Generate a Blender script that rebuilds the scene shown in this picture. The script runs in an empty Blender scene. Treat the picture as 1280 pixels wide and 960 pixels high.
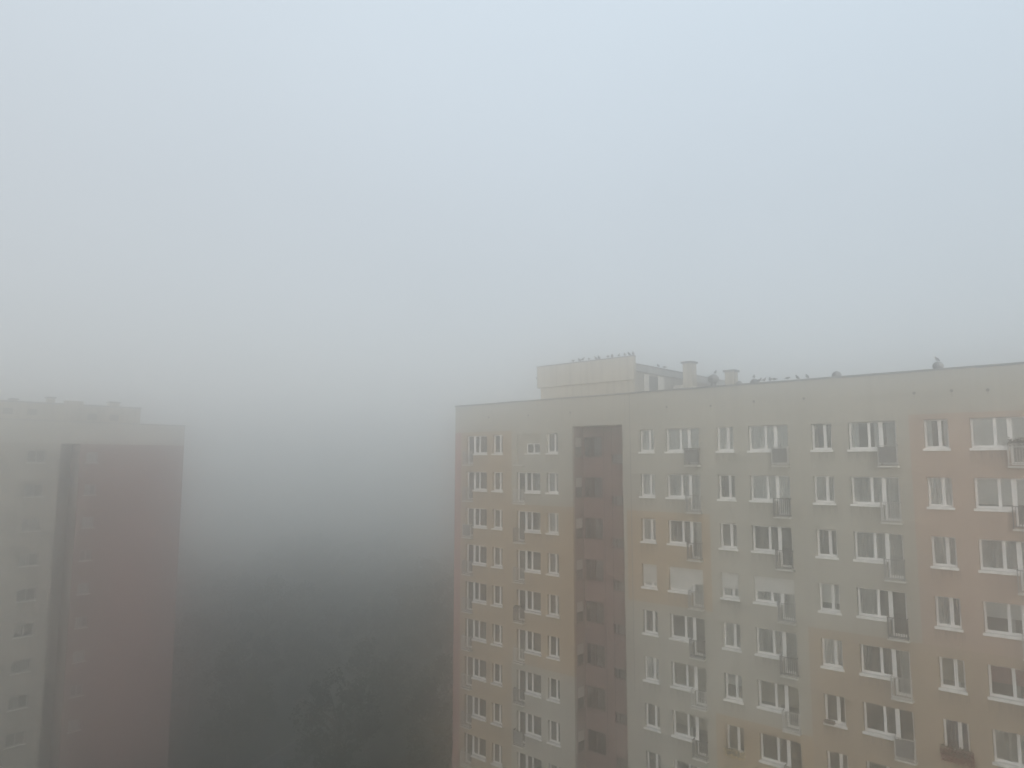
import bpy, bmesh, math, random
from mathutils import Vector, Matrix, noise
S = bpy.context.scene
C = S.collection
R = math.radians
CZ = 29.5                      # eye height above the ground

# ------------------------------------------------------------ camera, sky, sun, exposure
cam_data = bpy.data.cameras.new('camera')
cam = bpy.data.objects.new('camera', cam_data); C.objects.link(cam)
cam_data.sensor_fit = 'HORIZONTAL'; cam_data.sensor_width = 36.0
cam_data.lens = 36.0 * 873.8 / 1280.0
cam_data.clip_start = 0.1; cam_data.clip_end = 5000
cam.location = (0, 0, CZ)
cam.rotation_euler = (R(90 + 6.40), 0, 0)
S.camera = cam

SUN_EL, SUN_AZ = 15.0, 185.0     # azimuth measured clockwise from +Y
world = bpy.data.worlds.new('World'); S.world = world; world.use_nodes = True
nt = world.node_tree; nt.nodes.clear()
def N(t, typ, **kw):
    n = t.nodes.new(typ)
    for k, v in kw.items(): setattr(n, k, v)
    return n
out = N(nt, 'ShaderNodeOutputWorld'); bg = N(nt, 'ShaderNodeBackground')
sky = N(nt, 'ShaderNodeTexSky', sky_type='NISHITA', sun_disc=False)
sky.sun_elevation = R(SUN_EL); sky.sun_rotation = R(SUN_AZ)
sky.air_density = 1.2; sky.dust_density = 4.0; sky.ozone_density = 1.5
# high fog deck above the haze: an overcast dome, brighter and bluer towards the zenith
tc = N(nt, 'ShaderNodeTexCoord'); sep = N(nt, 'ShaderNodeSeparateXYZ'); ramp = N(nt, 'ShaderNodeValToRGB')
nt.links.new(tc.outputs['Generated'], sep.inputs[0]); nt.links.new(sep.outputs['Z'], ramp.inputs[0])
SKY = [(0.0, (4.3, 4.5, 4.65)), (0.12, (4.2, 4.45, 4.65)), (0.35, (4.5, 4.9, 5.25)), (0.6, (5.2, 5.85, 6.4)), (1.0, (8.4, 9.0, 9.5))]
while len(ramp.color_ramp.elements) < len(SKY): ramp.color_ramp.elements.new(0.5)
for e, (p, c) in zip(ramp.color_ramp.elements, SKY):
    e.position = p; e.color = tuple(v / 10 for v in c) + (1,)
sc10 = N(nt, 'ShaderNodeVectorMath', operation='SCALE'); sc10.inputs['Scale'].default_value = 10
nt.links.new(ramp.outputs[0], sc10.inputs[0])
ns = N(nt, 'ShaderNodeTexNoise'); ns.inputs['Scale'].default_value = 1.6; ns.inputs['Detail'].default_value = 3
nt.links.new(tc.outputs['Generated'], ns.inputs['Vector'])
nr = N(nt, 'ShaderNodeMapRange'); nr.inputs['From Min'].default_value = 0.3; nr.inputs['From Max'].default_value = 0.7
nr.inputs['To Min'].default_value = 9.7; nr.inputs['To Max'].default_value = 10.3
nt.links.new(ns.outputs[0], nr.inputs['Value']); nt.links.new(nr.outputs[0], sc10.inputs['Scale'])
mixc = N(nt, 'ShaderNodeMix', data_type='RGBA'); mixc.inputs[0].default_value = 0.88
# slightly warmer fog deck towards the west (left), bluer where it thins on the right
xr = N(nt, 'ShaderNodeMapRange'); xr.inputs['From Min'].default_value = -0.6; xr.inputs['From Max'].default_value = 0.6
nt.links.new(sep.outputs['X'], xr.inputs['Value'])
tint = N(nt, 'ShaderNodeMix', data_type='RGBA'); tint.inputs[6].default_value = (1.0, 0.985, 0.975, 1); tint.inputs[7].default_value = (0.975, 0.995, 1.01, 1)
nt.links.new(xr.outputs[0], tint.inputs[0])
tm = N(nt, 'ShaderNodeVectorMath', operation='MULTIPLY'); nt.links.new(sc10.outputs[0], tm.inputs[0]); nt.links.new(tint.outputs[2], tm.inputs[1])
nt.links.new(sky.outputs[0], mixc.inputs[6]); nt.links.new(tm.outputs[0], mixc.inputs[7])
nt.links.new(mixc.outputs[2], bg.inputs[0]); bg.inputs[1].default_value = 0.141
nt.links.new(bg.outputs[0], out.inputs[0])

sd = bpy.data.lights.new('sun', 'SUN'); sd.energy = 1.6; sd.angle = R(25); sd.color = (1.0, 0.95, 0.88)
sun = bpy.data.objects.new('sun', sd); C.objects.link(sun)
a = R(SUN_AZ); e_ = R(SUN_EL)
sdir = Vector((math.sin(a) * math.cos(e_), math.cos(a) * math.cos(e_), math.sin(e_)))
sun.rotation_euler = sdir.to_track_quat('Z', 'Y').to_euler()

S.view_settings.view_transform = 'Standard'; S.view_settings.look = 'None'
S.view_settings.exposure = 0.0; S.view_settings.gamma = 1.0; S.view_settings.use_curve_mapping = False
S.render.engine = 'CYCLES'
cy = S.cycles
cy.max_bounces = 20; cy.diffuse_bounces = 3; cy.glossy_bounces = 2; cy.transmission_bounces = 2
cy.transparent_max_bounces = 8; cy.volume_bounces = 18
cy.use_denoising = True; cy.caustics_reflective = False; cy.caustics_refractive = False
cy.sample_clamp_indirect = 4.0

HAZE_DENSITY, HAZE_G, HAZE_COLOR = 0.0265, 0.94, (0.992, 0.989, 0.981)
HAZE_TOP = 7.6

# ------------------------------------------------------------ helpers
class MB:
    def __init__(s): s.v = []; s.f = []; s.m = []
    def quad(s, a, b, c, d, m=0):
        i = len(s.v); s.v += [a, b, c, d]; s.f.append((i, i+1, i+2, i+3)); s.m.append(m)
    def box(s, x0, x1, y0, y1, z0, z1, m=0):
        i = len(s.v)
        s.v += [(x0,y0,z0),(x1,y0,z0),(x1,y1,z0),(x0,y1,z0),(x0,y0,z1),(x1,y0,z1),(x1,y1,z1),(x0,y1,z1)]
        for f in ((0,3,2,1),(4,5,6,7),(0,1,5,4),(1,2,6,5),(2,3,7,6),(3,0,4,7)):
            s.f.append(tuple(i+k for k in f)); s.m.append(m)
        return s
    def tube(s, pts, rad, n=6, m=0, cap=True):
        rings = []
        for k, p in enumerate(pts):
            p = Vector(p)
            d = (Vector(pts[min(k+1, len(pts)-1)]) - Vector(pts[max(k-1, 0)])).normalized()
            u = d.cross(Vector((0.31, 0.95, 0.07)))
            if u.length < 0.1: u = d.cross(Vector((1, 0, 0)))
            u.normalize(); w = d.cross(u)
            r = rad[k] if isinstance(rad, (list, tuple)) else rad
            i = len(s.v); rings.append(i)
            for q in range(n):
                t = 2*math.pi*q/n
                s.v.append(tuple(p + u*(r*math.cos(t)) + w*(r*math.sin(t))))
        for k in range(len(rings)-1):
            for q in range(n):
                s.f.append((rings[k]+q, rings[k]+(q+1)%n, rings[k+1]+(q+1)%n, rings[k+1]+q)); s.m.append(m)
        if cap:
            s.f.append(tuple(rings[0]+q for q in range(n))[::-1]); s.m.append(m)
            s.f.append(tuple(rings[-1]+q for q in range(n))); s.m.append(m)
        return s
    def lathe(s, prof, n=12, x=0, y=0, m=0):
        return s.tube([(x, y, z) for z, r in prof], [max(r, 0.001) for z, r in prof], n, m)
    def mesh(s, name, mats, smooth=False):
        me = bpy.data.meshes.new(name); me.from_pydata([tuple(p) for p in s.v], [], s.f)
        for m in (mats if isinstance(mats, (list, tuple)) else [mats]): me.materials.append(m)
        me.polygons.foreach_set('material_index', s.m)
        if smooth: me.polygons.foreach_set('use_smooth', [True]*len(s.f))
        me.update(); return me
    def build(s, name, mats, parent=None, loc=(0,0,0), smooth=False):
        return link(name, s.mesh(name, mats, smooth), parent, loc)
def link(name, me, parent=None, loc=(0,0,0), rot=(0,0,0)):
    o = bpy.data.objects.new(name, me); C.objects.link(o); o.location = loc; o.rotation_euler = rot
    if parent: o.parent = parent
    return o
def tag(o, label=None, cat=None, group=None, kind=None):
    if label: o['label'] = label
    if cat: o['category'] = cat
    if group: o['group'] = group
    if kind: o['kind'] = kind
    return o
def empty(name, loc, rz=0, **kw):
    o = bpy.data.objects.new(name, None); C.objects.link(o); o.location = loc; o.rotation_euler = (0,0,rz)
    return tag(o, **kw)
def bevel(o, w=0.02):
    m = o.modifiers.new('bevel', 'BEVEL'); m.width = w; m.segments = 2; m.limit_method = 'ANGLE'; return o

# ------------------------------------------------------------ materials
def mat(name, col, rough=0.8, var=0.12, scale=0.6, bump=0.0, spec=0.3, streak=0.0, stain=(0.10,0.09,0.08), metal=0.0):
    m = bpy.data.materials.new(name); m.use_nodes = True
    t = m.node_tree; b = t.nodes['Principled BSDF']
    b.inputs['Roughness'].default_value = rough; b.inputs['Specular IOR Level'].default_value = spec
    b.inputs['Metallic'].default_value = metal
    tc = N(t, 'ShaderNodeTexCoord')
    n1 = N(t, 'ShaderNodeTexNoise'); n1.inputs['Scale'].default_value = scale; n1.inputs['Detail'].default_value = 6
    n1.inputs['Roughness'].default_value = 0.6
    t.links.new(tc.outputs['Object'], n1.inputs['Vector'])
    mr = N(t, 'ShaderNodeMapRange'); mr.inputs['From Min'].default_value = 0.3; mr.inputs['From Max'].default_value = 0.7
    mr.inputs['To Min'].default_value = 1 - var; mr.inputs['To Max'].default_value = 1 + var
    t.links.new(n1.outputs[0], mr.inputs['Value'])
    mul = N(t, 'ShaderNodeVectorMath', operation='SCALE'); mul.inputs[0].default_value = col
    t.links.new(mr.outputs[0], mul.inputs['Scale'])
    last = mul.outputs[0]
    if streak > 0:
        mp = N(t, 'ShaderNodeMapping'); mp.inputs['Scale'].default_value = (2.2, 2.2, 0.14)
        t.links.new(tc.outputs['Object'], mp.inputs[0])
        n2 = N(t, 'ShaderNodeTexNoise'); n2.inputs['Scale'].default_value = 1.0; n2.inputs['Detail'].default_value = 5
        t.links.new(mp.outputs[0], n2.inputs['Vector'])
        m2 = N(t, 'ShaderNodeMapRange'); m2.inputs['From Min'].default_value = 0.48; m2.inputs['From Max'].default_value = 0.75
        m2.inputs['To Min'].default_value = 0; m2.inputs['To Max'].default_value = streak
        t.links.new(n2.outputs[0], m2.inputs['Value'])
        mx = N(t, 'ShaderNodeMix', data_type='RGBA'); mx.inputs[7].default_value = stain + (1,)
        t.links.new(m2.outputs[0], mx.inputs[0]); t.links.new(last, mx.inputs[6]); last = mx.outputs[2]
    t.links.new(last, b.inputs['Base Color'])
    if bump:
        n3 = N(t, 'ShaderNodeTexNoise'); n3.inputs['Scale'].default_value = 25; n3.inputs['Detail'].default_value = 4
        t.links.new(tc.outputs['Object'], n3.inputs['Vector'])
        bp = N(t, 'ShaderNodeBump'); bp.inputs['Strength'].default_value = bump; bp.inputs['Distance'].default_value = 0.02
        t.links.new(n3.outputs[0], bp.inputs['Height']); t.links.new(bp.outputs[0], b.inputs['Normal'])
    return m
ST = 0.30
M_CREAM = mat('cream_plaster', (0.365, 0.35, 0.305), 0.9, 0.055, 0.35, 0.3, 0.2, ST*0.45)
M_TAN   = mat('tan_plaster', (0.355, 0.275, 0.185), 0.9, 0.055, 0.35, 0.3, 0.2, ST*0.45)
M_PEACH = mat('peach_plaster', (0.375, 0.29, 0.235), 0.9, 0.055, 0.35, 0.3, 0.2, ST*0.45)
M_PINK  = mat('dull_pink_plaster', (0.33, 0.175, 0.16), 0.9, 0.055, 0.35, 0.3, 0.2, ST*0.45)
M_RED   = mat('brick_red_plaster', (0.195, 0.13, 0.12), 0.9, 0.12, 0.4, 0.3, 0.2, ST)
M_GREY  = mat('grey_plaster', (0.20, 0.20, 0.19), 0.9, 0.12, 0.4, 0.3, 0.2, ST)
M_ATTIC = mat('attic_plaster', (0.45, 0.435, 0.38), 0.9, 0.05, 0.5, 0.3, 0.2, ST*0.5)
M_PENT  = mat('rooftop_plaster', (0.45, 0.42, 0.36), 0.9, 0.08, 0.7, 0.3, 0.2, ST*1.4)
M_COP   = mat('zinc_coping', (0.19, 0.195, 0.20), 0.6, 0.2, 1.5, metal=0.3)
M_ROOF  = mat('roofing_felt', (0.07, 0.07, 0.07), 0.95, 0.3, 0.8)
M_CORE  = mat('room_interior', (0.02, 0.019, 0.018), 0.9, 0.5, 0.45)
M_PVC   = mat('white_window_plastic', (0.84, 0.84, 0.83), 0.45, 0.05, 2)
M_SILL  = mat('white_painted_sill', (0.80, 0.80, 0.78), 0.6, 0.15, 3)
M_SLAB  = mat('concrete_ledge', (0.66, 0.65, 0.61), 0.85, 0.2, 3)
M_RAILW = mat('white_painted_rail', (0.50, 0.50, 0.485), 0.55, 0.12, 4)
M_RAILD = mat('dark_painted_rail', (0.10, 0.10, 0.105), 0.6, 0.25, 4)
M_RAILG = mat('grey_painted_rail', (0.30, 0.31, 0.31), 0.6, 0.2, 4)
M_RPAN  = mat('smoked_rail_panel', (0.14, 0.145, 0.15), 0.35, 0.2, 3)
M_NET   = mat('white_net_curtain', (0.80, 0.81, 0.81), 0.9, 0.12, 4)
M_NETG  = mat('grey_net_curtain', (0.50, 0.505, 0.50), 0.9, 0.15, 4)
M_DRAPE = mat('dull_drape', (0.15, 0.145, 0.14), 0.9, 0.3, 3)
M_BEIGE = mat('beige_blind', (0.42, 0.38, 0.30), 0.9, 0.08, 3)
M_PINKB = mat('pink_blind', (0.40, 0.20, 0.19), 0.9, 0.08, 3)
M_BLUE  = mat('blue_curtain', (0.10, 0.12, 0.20), 0.9, 0.2, 3)
M_WHITEB= mat('white_blind', (0.82, 0.82, 0.81), 0.8, 0.05, 3)
M_SHUT  = mat('pale_roller_shutter', (0.54, 0.54, 0.52), 0.6, 0.06, 3)
M_BIRD  = mat('pigeon_feathers', (0.15, 0.155, 0.165), 0.8, 0.4, 9)
M_VENT  = mat('galvanised_cowl', (0.22, 0.225, 0.23), 0.55, 0.25, 3, metal=0.4)
M_DARK  = mat('dark_opening', (0.02, 0.02, 0.02), 0.9, 0.3, 3)
M_BARK  = mat('bark', (0.09, 0.07, 0.05), 0.95, 0.4, 3, 0.5)
def leafmat(name, col):
    m = bpy.data.materials.new(name); m.use_nodes = True; t = m.node_tree; b = t.nodes['Principled BSDF']
    b.inputs['Roughness'].default_value = 0.75; b.inputs['Specular IOR Level'].default_value = 0.2
    g = N(t, 'ShaderNodeNewGeometry'); h = N(t, 'ShaderNodeHueSaturation'); h.inputs['Color'].default_value = col + (1,)
    mr = N(t, 'ShaderNodeMapRange'); mr.inputs['To Min'].default_value = 0.7; mr.inputs['To Max'].default_value = 1.3
    t.links.new(g.outputs['Random Per Island'], mr.inputs['Value']); t.links.new(mr.outputs[0], h.inputs['Value'])
    t.links.new(h.outputs[0], b.inputs['Base Color']); return m
M_LEAF = [leafmat('green_foliage', (0.034, 0.042, 0.022)), leafmat('dark_foliage', (0.024, 0.032, 0.018)), leafmat('yellowing_foliage', (0.052, 0.052, 0.024))]
M_FLOW = [leafmat('dark_red_flowers', (0.15, 0.012, 0.02)), leafmat('yellow_flowers', (0.62, 0.48, 0.22)), leafmat('box_plants', (0.035, 0.04, 0.02))]
def glassmat():
    m = bpy.data.materials.new('window_glass'); m.use_nodes = True; t = m.node_tree; t.nodes.clear()
    o = N(t, 'ShaderNodeOutputMaterial'); mx = N(t, 'ShaderNodeMixShader')
    tr = N(t, 'ShaderNodeBsdfTransparent'); tr.inputs[0].default_value = (0.94, 0.955, 0.95, 1)
    gl = N(t, 'ShaderNodeBsdfGlossy'); gl.inputs['Roughness'].default_value = 0.04; gl.inputs[0].default_value = (0.9, 0.95, 0.97, 1)
    fr = N(t, 'ShaderNodeFresnel'); fr.inputs['IOR'].default_value = 1.55
    ma = N(t, 'ShaderNodeMath', operation='MULTIPLY_ADD'); ma.inputs[1].default_value = 1.5; ma.inputs[2].default_value = 0.02
    t.links.new(fr.outputs[0], ma.inputs[0]); t.links.new(ma.outputs[0], mx.inputs[0])
    t.links.new(tr.outputs[0], mx.inputs[1]); t.links.new(gl.outputs[0], mx.inputs[2]); t.links.new(mx.outputs[0], o.inputs[0])
    return m
M_GLASS = glassmat()

# ------------------------------------------------------------ ground
def ground_material():
    m = mat('damp_grass', (0.035, 0.038, 0.024), 0.95, 0.45, 0.08)
    return m
g = MB(); n = 28; L = 700
def gh(x, y): return 0.5*noise.noise(Vector((x*0.012, y*0.012, 3.1)))
for i in range(n):
    for j in range(n):
        x0, x1 = -L+2*L*i/n, -L+2*L*(i+1)/n; y0, y1 = -L+2*L*j/n, -L+2*L*(j+1)/n
        g.quad((x0,y0,0),(x1,y0,0),(x1,y1,0),(x0,y1,0))
tag(g.build('ground', ground_material()), kind='structure')
M_PATH = mat('concrete_path', (0.22, 0.21, 0.19), 0.9, 0.2, 0.6)
M_KERB = mat('kerb_stone', (0.28, 0.27, 0.25), 0.9, 0.2, 1.5)
M_ASPH = mat('asphalt', (0.05, 0.05, 0.05), 0.92, 0.25, 0.5)
def ribbon(name, pts, w, z, m, kerb=0.0):
    b = MB(); k = MB(); P = [Vector((x, y, 0)) for x, y in pts]
    L_, R_ = [], []
    for i, p in enumerate(P):
        d = (P[min(i+1, len(P)-1)] - P[max(i-1, 0)]).normalized(); s = Vector((-d.y, d.x, 0))
        L_.append((p + s*w/2, p + s*(w/2+0.12))); R_.append((p - s*w/2, p - s*(w/2+0.12)))
    for i in range(len(P)-1):
        q = [L_[i][0], R_[i][0], R_[i+1][0], L_[i+1][0]]
        b.quad(*[(v.x, v.y, z) for v in q])
        if kerb:
            for E in (L_, R_):
                a0, a1, b0, b1 = E[i][0], E[i][1], E[i+1][0], E[i+1][1]
                k.quad((a0.x,a0.y,z),(b0.x,b0.y,z),(b0.x,b0.y,z+kerb),(a0.x,a0.y,z+kerb))
                k.quad((a0.x,a0.y,z+kerb),(b0.x,b0.y,z+kerb),(b1.x,b1.y,z+kerb),(a1.x,a1.y,z+kerb))
                k.quad((a1.x,a1.y,0),(b1.x,b1.y,0),(b1.x,b1.y,z+kerb),(a1.x,a1.y,z+kerb))
    tag(b.build(name, m), kind='structure')
    if kerb: tag(k.build('kerb', M_KERB), kind='structure')
ribbon('road', [(-34,20),(-28,45),(-24,66),(-18,85),(-4,104),(18,122),(50,140)], 5.5, 0.02, M_ASPH, 0.12)
ribbon('path', [(-50,92),(-36,88),(-26,91),(-20.5,96),(-17,112),(-20,135)], 2.2, 0.012, M_PATH)

# ------------------------------------------------------------ right block of flats
D = (0.74538, -0.66664)
rz = math.atan2(D[1], D[0])
blk = empty('apartment_block', (0, 52.335, 0), rz,
            label='long pale block of flats with cream, tan and peach painted fields on the right', cat='building')
U0, U1, DEP = -6.13, 44.0, 15.0
ROWH = 2.8
def Z(z): return z + CZ            # camera-relative height to world height
TOP = 4.45
# columns: (kind, left edge u, number of storeys built)
COLS = {'A': ('wide_left', -4.85, 9), 'B': ('narrow', -2.00, 9), 'C': ('wide_left', 0.45, 9), 'D': ('narrow', 3.30, 9),
        '1': ('narrow', 10.98, 8), '2': ('wide_right', 12.86, 8), '3': ('narrow', 16.25, 8), '4': ('wide_right', 18.18, 7),
        '5': ('narrow', 21.70, 7), '6': ('wide_right', 23.58, 7), '7': ('narrow', 27.05, 6), '8': ('wide_right', 28.98, 6),
        '9': ('narrow', 32.45, 6), '10': ('wide_right', 34.35, 6)}
NW, WW, WIN = 1.05, 2.26, 1.50    # narrow width, wide width, window share of the wide one
def openings(kind, u, k):
    zb, zt, zd = 0.655 - ROWH*k, 2.08 - ROWH*k, -0.12 - ROWH*k
    if kind == 'narrow': return [(u, u+NW, zb, zt)]
    if kind == 'wide_right': return [(u, u+WIN, zb, zt), (u+WIN, u+WW, zd, zt)]
    return [(u, u+WW-WIN, zd, zt), (u+WW-WIN, u+WW, zb, zt)]
OPEN = []
for key, (kind, u, nrow) in COLS.items():
    for k in range(nrow): OPEN += openings(kind, u, k)
STAIR = (5.62, 9.69, -29.5, 2.48)
OPEN.append(STAIR)
def zone(u, z):
    if z > 2.36: return 0
    b = math.floor((-0.25 - z) / ROWH) + 1      # storey index (0 = top)
    if u < -5.43: return 3
    if u < -0.05: return 1
    if u < 5.62: return 0 if (b <= 1 or b >= 6) and b < 9 else 1
    if u < 9.95: return 0
    if u < 15.66: return 1 if b in (2, 3) else 0
    if u < 21.07: return 0 if b < 6 else 1
    if u < 26.43: return 0 if b < 4 else 4
    if u < 37.4: return 2 if b < 4 else 4
    return 0
ZM = [M_CREAM, M_TAN, M_PEACH, M_PINK, mat('warm_tan_plaster', (0.33, 0.265, 0.195), 0.9, 0.055, 0.35, 0.3, 0.2, ST*0.45)]
ZN = ['cream painted plaster field', 'tan painted plaster field', 'peach painted plaster field', 'dull pink painted strip at the corner', 'warm tan painted plaster field']
def facade(root, x0, x1, z0, z1, opens, extra_x, extra_z, zonefn, mats, labels, th=0.20, side_left=True):
    xs = sorted(set([x0, x1] + [v for o in opens for v in o[:2]] + extra_x)); zs = sorted(set([z0, z1] + [v for o in opens for v in o[2:]] + extra_z))
    xs = [v for v in xs if x0-1e-6 <= v <= x1+1e-6]; zs = [v for v in zs if z0-1e-6 <= v <= z1+1e-6]
    def hit(x, z): return any(o[0] < x < o[1] and o[2] < z < o[3] for o in opens)
    nx, nz = len(xs)-1, len(zs)-1
    solid = [[not hit((xs[i]+xs[i+1])/2, (zs[j]+zs[j+1])/2) for j in range(nz)] for i in range(nx)]
    zo = [[zonefn((xs[i]+xs[i+1])/2, (zs[j]+zs[j+1])/2) for j in range(nz)] for i in range(nx)]
    mbs = {}
    for i in range(nx):
        for j in range(nz):
            if not solid[i][j]: continue
            b = mbs.setdefault(zo[i][j], MB())
            a0, a1, c0, c1 = xs[i], xs[i+1], Z(zs[j]), Z(zs[j+1])
            b.quad((a0,0,c0),(a1,0,c0),(a1,0,c1),(a0,0,c1)); b.quad((a1,th,c0),(a0,th,c0),(a0,th,c1),(a1,th,c1))
            if i == 0 or not solid[i-1][j]: b.quad((a0,th,c0),(a0,0,c0),(a0,0,c1),(a0,th,c1))
            if i == nx-1 or not solid[i+1][j]: b.quad((a1,0,c0),(a1,th,c0),(a1,th,c1),(a1,0,c1))
            if j == 0 or not solid[i][j-1]: b.quad((a0,th,c0),(a1,th,c0),(a1,0,c0),(a0,0,c0))
            if j == nz-1 or not solid[i][j+1]: b.quad((a0,0,c1),(a1,0,c1),(a1,th,c1),(a0,th,c1))
    for k, b in mbs.items():
        o = b.build('wall', mats[k], root)
        if labels[k]: o['label'] = labels[k]
# top-left enclosed loggia: keep a full recess there
facade(blk, U0, U1, -29.5, TOP, OPEN, [-5.43, -0.05, 9.95, 15.66, 21.07, 26.43, 37.4],
       [2.36, -3.05, -8.65, -14.25, -22.65], zone, ZM, ZN)
# body behind the facade wall
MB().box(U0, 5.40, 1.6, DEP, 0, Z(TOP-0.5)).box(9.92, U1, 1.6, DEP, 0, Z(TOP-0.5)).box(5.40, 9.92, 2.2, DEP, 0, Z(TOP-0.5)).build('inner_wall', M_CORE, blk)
MB().box(U0, U0+0.2, 0.2, DEP+0.2, 0, Z(TOP)).box(U1-0.2, U1, 0.2, DEP+0.2, 0, Z(TOP)).box(U0+0.2, U1-0.2, DEP, DEP+0.2, 0, Z(TOP)).build('end_wall', M_PINK, blk)
fl = MB()
for k in range(0, 11):
    z = Z(-0.22 - ROWH*k)
    fl.box(U0+0.2, 5.40, 0.2, 1.6, z-0.18, z); fl.box(9.92, U1-0.2, 0.2, 1.6, z-0.18, z)
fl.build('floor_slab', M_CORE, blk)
dv = MB()
for u in (-0.8, 15.66, 21.07, 26.43, 32.2): dv.box(u-0.08, u+0.08, 0.201, 1.6, 0, Z(TOP-0.6))
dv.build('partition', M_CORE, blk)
MB().box(U0+0.2, U1-0.2, 0.2, DEP, Z(TOP-0.5), Z(TOP-0.2)).build('roof', M_ROOF, blk)
bevel(MB().box(U0-0.05, U1+0.05, -0.06, 0.28, Z(TOP), Z(TOP+0.10)).build('coping', M_COP, blk), 0.01)
MB().box(U0-0.05, U0+0.28, 0.28, DEP+0.2, Z(TOP), Z(TOP+0.08)).box(U0+0.28, U1, DEP, DEP+0.25, Z(TOP), Z(TOP+0.08)).build('coping', M_COP, blk)
# joints between the prefabricated sections
for u, w in ((10.28, 0.05), (4.72, 0.025), (9.93, 0.02)):
    MB().box(u-w/2, u+w/2, -0.006, 0.004, Z(2.5 if w < 0.045 else -14.2), Z(TOP)).build('joint_strip', M_GREY, blk)
# little round vents of the roof void, with their run-off stains
vent_me = MB().tube([(0,-0.012,0),(0,0.01,0)], 0.075, 10).mesh('vent_hole', M_DARK)
M_STAIN = mat('runoff_stain', (0.27, 0.25, 0.21), 0.95, 0.2, 5)
st = MB(); st.quad((-0.05,-0.003,-0.02),(0.05,-0.003,-0.02),(0.09,-0.003,0),(-0.09,-0.003,0)); 
random.seed(5)
for u in (1.6, 5.45, 13.0, 15.95, 18.6, 21.4, 26.75, 28.35, 29.8, 31.6, -2.4):
    z = 3.42 + random.uniform(-0.06, 0.06)
    v = link('vent_hole', vent_me, blk, (u, 0, Z(z)))
    s = MB(); h = random.uniform(0.15, 0.38); s.box(-0.035, 0.03, -0.003, 0.002, -h, -0.07); s.build('stain', M_STAIN, v)

# ---- windows: frame mesh (part) > pane, sill, curtain, shutter (sub-parts)
def frame_bars(b, x0, x1, z0, z1, t, y0=0.10, y1=0.17):
    b.box(x0, x1, y0, y1, z0, z0+t); b.box(x0, x1, y0, y1, z1-t, z1); b.box(x0, x0+t, y0, y1, z0+t, z1-t); b.box(x1-t, x1, y0, y1, z0+t, z1-t)
def rects(kind, flip=False):
    H = 1.425; HD = 2.20; zo = -0.775
    if kind == 'narrow': W = NW; leaves = [(0.03, 0.64, 0.03, H-0.03), (0.66, NW-0.03, 0.03, H-0.03)]
    else:
        W = WW; leaves = [(0.03, 0.95, 0.03, H-0.03), (0.95, WIN-0.02, 0.03, H-0.03), (WIN+0.04, WW-0.03, zo+0.04, H-0.03)]
        if kind == 'wide_left': leaves = [(W-b, W-a, c, d) for a, b, c, d in leaves]
    return W, H, leaves
PROTO = {}
def proto(kind, merge=False):
    if (kind, merge) in PROTO: return PROTO[(kind, merge)]
    W, H, leaves = rects(kind)
    b = MB(); E = 0.045
    if kind == 'narrow': frame_bars(b, -E, W+E, -0.01, H+E, 0.075, 0.225, 0.285)
    else:
        a0, a1, d0, d1 = (-E, WIN, WIN, WW+E) if kind == 'wide_right' else (WW-WIN, WW+E, -E, WW-WIN)
        frame_bars(b, a0, a1, -0.01, H+E, 0.075, 0.225, 0.285); frame_bars(b, d0+0.001, d1-0.001, -0.77, H+E-0.002, 0.075, 0.223, 0.287)
    panes = []
    for x0, x1, z0, z1 in leaves:
        frame_bars(b, x0-0.005, x1+0.005, z0+0.03, z1+0.035, 0.070, 0.207, 0.275)
        p = MB().box(x0+0.05, x1-0.05, 0.240, 0.252, z0+0.09, z1-0.02)
        panes.append(p.mesh('pane', M_GLASS))
    sx0, sx1 = (0, W) if kind == 'narrow' else ((0, WIN) if kind == 'wide_right' else (WW-WIN, WW))
    s = MB(); e = 0.06
    s.box(sx0-e if kind != 'wide_left' else sx0+0.01, sx1+e if kind != 'wide_right' else sx1-0.01, -0.09, -0.002, -0.10, 0.012)
    s.box(sx0+0.003, sx1-0.003, -0.002, 0.205, -0.05, 0.016)
    PROTO[(kind, merge)] = (b.mesh('window', M_PVC), panes, s.mesh('sill', M_SILL), leaves)
    return PROTO[(kind, merge)]
def sheet(x0, x1, z0, z1, m, amp=0.02, y=0.315, freq=38, name='curtain'):
    b = MB(); n = max(2, int((x1-x0)/0.07)); ph = random.random()*6
    for i in range(n):
        a, c = x0+(x1-x0)*i/n, x0+(x1-x0)*(i+1)/n
        ya, yc = y+amp*math.sin(a*freq+ph), y+amp*math.sin(c*freq+ph)
        b.quad((a,ya,z0),(c,yc,z0),(c,yc,z1),(a,ya,z1))
    return b.mesh(name, m, amp > 0)
CUR = {}
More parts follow.
